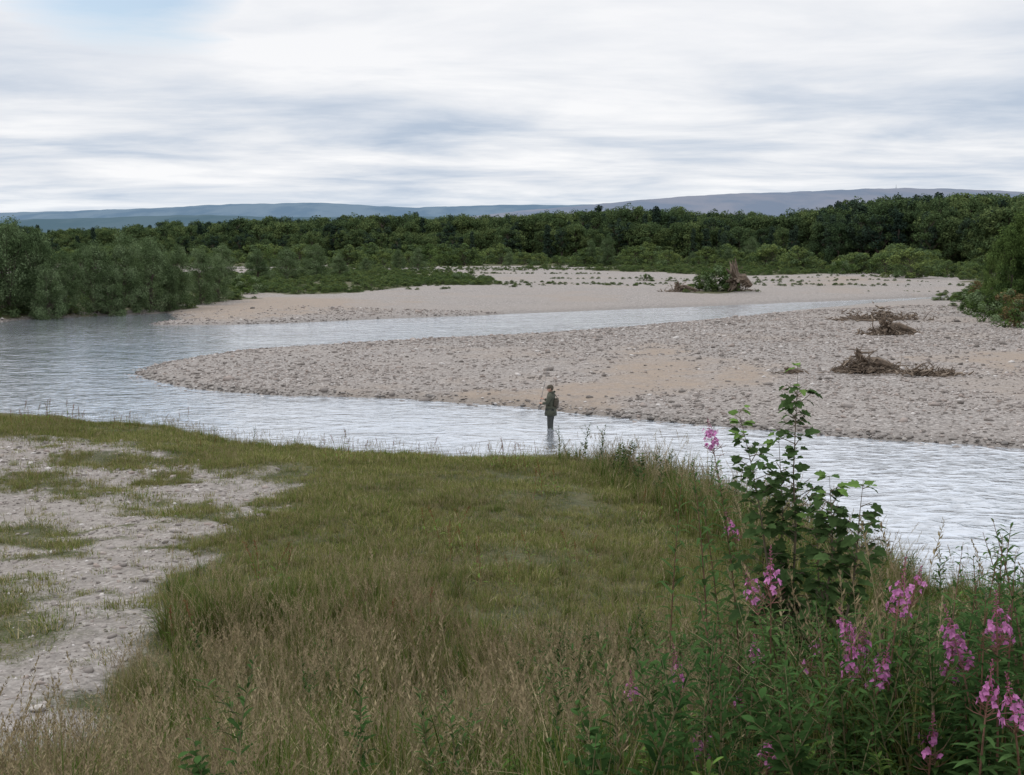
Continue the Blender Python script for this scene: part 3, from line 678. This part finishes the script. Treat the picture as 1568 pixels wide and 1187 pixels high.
def sapling(basep,tips,seed):
    r=random.Random(seed); q=MB(); B=Vector(basep)
    for tip,start,L,spread in tips:
        tip=Vector(tip); pts=[]
        for i in range(9):
            u=i/8; p_=B.lerp(tip,u); bow=math.sin(u*math.pi)*.06; p_=p_+Vector((bow*r.uniform(-.5,.5)+(tip.x-B.x)*-.18*math.sin(u*math.pi),bow*r.uniform(-.5,.5),0)); pts.append(p_)
        q.tube([p_-B for p_ in pts],[.013*(1-i/8.6) for i in range(9)],6,0)
        ht=(tip-B).length; nn=int(ht*(1-start)/.016)
        a=r.uniform(0,6)
        for i in range(nn+1):
            u=start+(1-start)*i/nn; k=min(7,int(u*8)); p_=pts[k].lerp(pts[k+1],u*8-k)-B; a+=2.2
            gapn=.5+.5*math.sin(u*ht*11+seed*1.7+tip.x*9)
            if r.random()>.4+.75*gapn: continue
            tl=r.uniform(.02,spread)*(1.2-.85*((u-start)/(1-start))**2)*(.5+.6*gapn); d=Vector((math.cos(a),math.sin(a),r.uniform(.1,.9))).normalized()
            e=p_+d*tl; q.tube([p_,e],[.003,.0015],4,0,False)
            for j in range(r.choice([2,3,4])):
                a2=a+r.uniform(-1.3,1.3); dd=Vector((math.cos(a2),math.sin(a2),r.uniform(-.5,.5)))
                ls=L*r.uniform(.55,1.15)*(1-.35*(u-start)/(1-start)); pb=e.lerp(p_,r.uniform(0,.6)); pe=pb+dd*.02
                q.tube([pb,pe],[.001,.001],3,0,False)
                lobed(q,pe,dd,Vector((r.uniform(-.6,.6),r.uniform(-.9,.3),1)),ls,2 if (u>.94 and r.random()<.8) else 1)
    obj('sycamore_sapling',q.mesh('sycamore_sapling',[sy_bark,sy_leaf,sy_new]),B)
def T(px,py,d): return at_depth(px,py,d)
bx,by=T(1200,1100,6.9)[:2]; sapling((bx,by,hz(bx,by)-.02),[(T(1222,562,6.9),.34,.088,.21),(T(1132,632,6.8),.46,.088,.2),(T(1192,660,7.0),.36,.085,.16)],5)
bx,by=T(1275,1080,6.6)[:2]; sapling((bx,by,hz(bx,by)-.02),[(T(1270,730,6.6),.34,.088,.22),(T(1322,735,6.5),.42,.088,.22),(T(1250,790,6.7),.36,.08,.2)],9)

# ---------------------------------------------------------------- fisherman
jk=plain('olive_jacket',(.05,.052,.034),.85,9,.3,bump=.3); wd=plain('waders',(.022,.024,.02),.6,9,.3); skin=plain('skin',(.42,.24,.17),.5,20,.1)
capm=plain('cap_cloth',(.055,.045,.03),.9,20,.2); rodm=plain('rod_carbon',(.03,.03,.03),.3,20,.1); hair=plain('hair',(.05,.035,.025),.8,30,.3)
FX,FY=at_level(843,655,0)
root=bpy.data.objects.new('fisherman',None); SC.collection.objects.link(root); root.location=(FX,FY,0); root.rotation_euler=(0,0,-.35)
def skinned(name,verts,edges,radii,mats,matf=None,rootv=0,sub=2):
    me=bpy.data.meshes.new(name); me.from_pydata(verts,edges,[])
    o=obj(name,me,parent=root); o.modifiers.new('skin','SKIN')
    for i,rr in enumerate(radii):
        me.skin_vertices[0].data[i].radius=(rr if isinstance(rr,tuple) else (rr,rr)); me.skin_vertices[0].data[i].use_root=(i==rootv)
    o.modifiers['skin'].use_smooth_shade=True
    sm_=o.modifiers.new('sub','SUBSURF'); sm_.levels=sub; sm_.render_levels=sub
    for m in mats: me.materials.append(m)
    return o
skinned('legs_in_waders',[(0,0,.62),(.01,-.09,.55),(.0,-.11,.12),(.02,-.12,-.28),(-.10,-.13,-.35),(.02,.09,.55),(-.03,.12,.12),(.0,.13,-.28),(-.12,.14,-.35)],
 [(0,1),(1,2),(2,3),(3,4),(0,5),(5,6),(6,7),(7,8)],[.14,.11,.082,.065,.05,.11,.082,.065,.05],[wd])
skinned('jacket_body',[(0,0,.62),(.0,0,.50),(.01,0,.80),(.03,0,.98),(.03,0,1.08),(.01,0,1.15),
  (.03,-.19,1.06),(-.02,-.26,.84),(-.22,-.17,.80),
  (.03,.19,1.06),(-.04,.25,.85),(-.26,.12,.90)],
 [(0,1),(0,2),(2,3),(3,4),(4,5),(4,6),(6,7),(7,8),(4,9),(9,10),(10,11)],[(.165,.15),(.175,.16),(.165,.145),(.17,.15),(.13,.13),.075,.085,.068,.048,.085,.068,.048],[jk])
q=MB(); V=[];K=20
for zi,(z,rx,ry) in enumerate([(.72,.165,.185),(.56,.185,.20),(.40,.20,.215),(.395,.17,.185)]):
    for j in range(K):
        a=j/K*2*math.pi; w_=1+.03*math.sin(5*a); V.append((math.cos(a)*rx*w_,math.sin(a)*ry*w_,z))
q.add(V,[(i*K+j,i*K+(j+1)%K,(i+1)*K+(j+1)%K,(i+1)*K+j) for i in range(3) for j in range(K)])
obj('jacket_hem',q.mesh('jacket_hem',[jk],True),parent=root)
bm=bmesh.new(); bmesh.ops.create_cube(bm,size=1); bmesh.ops.bevel(bm,geom=bm.edges[:],offset=.2,segments=3,affect='EDGES')
me=bpy.data.meshes.new('satchel'); bm.to_mesh(me); bm.free(); me.materials.append(capm); obj('satchel',me,(.19,.02,.82),(0,.12,0),(.12,.26,.3),root)
q=MB(); q.tube([(.2,.12,.95),(.06,.16,1.13),(-.10,.08,1.02),(-.16,-.02,.85),(-.1,-.15,.68),(.15,-.13,.72)],.012,6); obj('strap',q.mesh('strap',[capm]),parent=root)
bm=bmesh.new(); bmesh.ops.create_uvsphere(bm,u_segments=24,v_segments=18,radius=1)
for v in bm.verts:
    x,y,z=v.co; jaw=1-.28*max(0,-z)**1.5
    X=x*.095*jaw-(.012 if x<0 else 0)*max(0,1-abs(z)); Y=y*.075*jaw; Zz=z*.118
    if x<-.75 and abs(y)<.3 and -.35<z<.12: X-=.022*(1-abs(y)/.3)*(1 if z<0 else .5)
    if x<-.6 and abs(y)<.5 and .1<z<.3 and abs(y)>.15: X+=.008
    if x<-.6 and abs(z+.52)<.08 and abs(y)<.4: X+=.005
    v.co=(X,Y,Zz)
me=bpy.data.meshes.new('head'); bm.to_mesh(me); bm.free(); me.materials.append(skin); me.polygons.foreach_set('use_smooth',[True]*len(me.polygons))
obj('head',me,(-.02,0,1.26),(0,-.12,0),parent=root)
for sgn in (-1,1):
    q=MB(); q.tube([(.01,sgn*.074,1.235),(.02,sgn*.084,1.26),(.012,sgn*.078,1.285)],[.008,.014,.01],8); obj('ear',q.mesh('ear',[skin],True),parent=root)
    q=MB(); q.tube([(-.104,sgn*.03,1.283),(-.098,sgn*.03,1.283)],[.009,.009],8); obj('eye',q.mesh('eye',[hair]),parent=root)
q=MB(); V=[]
for i,(z,r_) in enumerate([(-.06,.085),(.0,.104),(.04,.106),(.09,.085),(.115,.05),(.122,.005)]):
    for j in range(K):
        a=j/K*2*math.pi; V.append((math.cos(a)*r_*1.05,math.sin(a)*r_*.86,z if i else (z if math.cos(a)>0 else .0)))
q.add(V,[(i*K+j,i*K+(j+1)%K,(i+1)*K+(j+1)%K,(i+1)*K+j) for i in range(5) for j in range(K)])
V=[]
for s_ in (0,1):
    for j in range(9):
        a=math.pi*.62+j/8*math.pi*.76; r_=.1+s_*.065; V.append((math.cos(a)*r_*1.05,math.sin(a)*r_*.86,.028-.02*s_))
q.add(V,[(j,j+1,10+j,9+j) for j in range(8)])
obj('cap',q.mesh('cap',[capm],True),(-.01,0,1.285),(0,-.1,0),parent=root)
q=MB(); q.tube([(.10*math.cos(a)+.03,.10*math.sin(a),1.15+.03*math.cos(a)) for a in [i/12*2*math.pi for i in range(13)]],.035,8); obj('hood',q.mesh('hood',[jk],True),parent=root)
hA=Vector((-.27,-.135,.80)); hB=Vector((-.31,.09,.925))
gA=hA+Vector((-.045,0,.0)); gB=hB+Vector((-.045,0,0)); RD=(gB-gA).normalized()
q=MB(); q.tube([gA-RD*.35,gA,gA+RD*.4,gA+RD*1.5,gA+RD*3.2+Vector((0,0,-.15))],[.014,.013,.009,.005,.0015],6); q.tube([gA+RD*.08+Vector((0,0,-.06)),gA+RD*.12+Vector((0,0,-.06))],[.035,.035],10)
q.tube([gA+RD*.1,gA+RD*.1+Vector((0,0,-.06))],.006,5)
obj('fishing_rod',q.mesh('fishing_rod',[rodm]),parent=root)
def hand(name,wr,grip):
    wr=Vector(wr); grip=Vector(grip); ax=RD; to=(grip-wr).normalized(); up=ax.cross(to).normalized()
    V=[wr,wr+(grip-wr)*.5+up*.012]; E=[(0,1)]; Rr=[.026,(.032,.02)]
    for i,L in enumerate((.9,1.0,.95,.8)):
        o=(i-1.5)*.02; b0=wr.lerp(grip,.8)+ax*o+up*.018; n=len(V)
        V+=[b0,grip+ax*o+up*.018+to*.012*L,grip+ax*o+to*.02-up*.012*L,grip+ax*o-up*.02]; E+=[(1,n),(n,n+1),(n+1,n+2),(n+2,n+3)]; Rr+=[.010,.009,.0085,.007]
    n=len(V); V+=[wr.lerp(grip,.5)+ax*.035,grip+ax*.045-up*.004,grip+ax*.03-up*.018]; E+=[(1,n),(n,n+1),(n+1,n+2)]; Rr+=[.012,.010,.008]
    skinned(name,[tuple(v) for v in V],E,Rr,[skin],sub=1)
hand('hand_right',(-.215,-.17,.80),gA); hand('hand_left',(-.255,.12,.90),gB)

# ---------------------------------------------------------------- sky / light
wld=bpy.data.worlds.new('World'); SC.world=wld; wld.use_nodes=True; nt=wld.node_tree; nt.nodes.clear(); b=NB(nt)
SUN_EL,SUN_AZ=math.radians(42),math.radians(-60)
sky=b.n('ShaderNodeTexSky'); sky.sky_type='NISHITA'; sky.sun_disc=False; sky.sun_elevation=SUN_EL; sky.sun_rotation=SUN_AZ
tc=b.n('ShaderNodeTexCoord').outputs['Generated']; sx=b.n('ShaderNodeSeparateXYZ',Vector=tc)
z=b.math('MAXIMUM',sx.outputs[2],0.0); den=b.math('ADD',z,.07)
cx=b.math('DIVIDE',sx.outputs[0],den); cy=b.math('DIVIDE',sx.outputs[1],den)
uv=b.n('ShaderNodeCombineXYZ',X=b.math('MULTIPLY',cx,.8),Y=b.math('ADD',cy,3.0),Z=0.0)
n1=b.n('ShaderNodeTexNoise',Vector=uv.outputs[0],Scale=.9,Detail=10.0,Roughness=.58,Distortion=.3)
n2=b.n('ShaderNodeTexNoise',Vector=uv.outputs[0],Scale=.24,Detail=3.0,Roughness=.5)
nn=b.math('ADD',b.math('MULTIPLY',n1.outputs[0],.64),b.math('MULTIPLY',n2.outputs[0],.36))
cloud=b.ramp(nn,[(.36,(.46,.55,.68)),(.44,(.64,.70,.79)),(.50,(.79,.82,.87)),(.58,(.96,.965,.98))])
hzn=b.ramp(z,[(0.0,1.0),(.05,.0)]); cloud=b.mix(b.math('MULTIPLY',hzn,.5),cloud,(.74,.83,.92))
up_=b.ramp(z,[(.08,0.0),(.16,1.0)]); cloud=b.mix(b.math('MULTIPLY',up_,.45),cloud,(.89,.90,.935))
zen=b.ramp(z,[(.19,1.0),(.6,1.85)]); 
cloud=b.mix(1.0,cloud,zen,'MULTIPLY')
cl10=b.n('ShaderNodeVectorMath',{'operation':'SCALE'},i0=cloud,Scale=10.0)
gapm=b.ramp(n2.outputs[0],[(.28,.6),(.36,0.0)])
dp=b.n('ShaderNodeVectorMath',{'operation':'DOT_PRODUCT'},i0=tc,i1=tuple(Vector(ray(170,-75)).normalized()))
brk=b.ramp(b.math('ADD',dp.outputs['Value'],b.math('MULTIPLY_ADD',n1.outputs[0],.016,-.008)),[(.9966,0.0),(.9982,.9)])
gm=b.math('MAXIMUM',gapm,brk)
blue=b.n('ShaderNodeVectorMath',{'operation':'SCALE'},i0=sky.outputs[0],Scale=1.15)
colr=b.mix(gm,cl10.outputs[0],blue.outputs[0])
bg=b.n('ShaderNodeBackground',Color=colr,Strength=.1)
o=nt.nodes.new('ShaderNodeOutputWorld'); nt.links.new(bg.outputs[0],o.inputs[0])
ld=bpy.data.lights.new('sun','SUN'); ld.energy=1.1; ld.angle=math.radians(15); ld.color=(1,.95,.87)
lo=bpy.data.objects.new('sun',ld); SC.collection.objects.link(lo)
sdv=Vector((math.sin(SUN_AZ)*math.cos(SUN_EL),math.cos(SUN_AZ)*math.cos(SUN_EL),math.sin(SUN_EL)))
lo.rotation_euler=sdv.to_track_quat('Z','Y').to_euler(); lo.location=(0,0,50)
SC.view_settings.view_transform='Standard'; SC.view_settings.look='None'; SC.view_settings.exposure=0
cam=bpy.data.cameras.new('camera'); cam.lens=45; cam.sensor_width=36; cam.clip_start=.1; cam.clip_end=30000
co=bpy.data.objects.new('camera',cam); SC.collection.objects.link(co); co.location=(0,0,CH); co.rotation_euler=(math.pi/2-PITCH,0,0)
SC.camera=co
print('scene built')
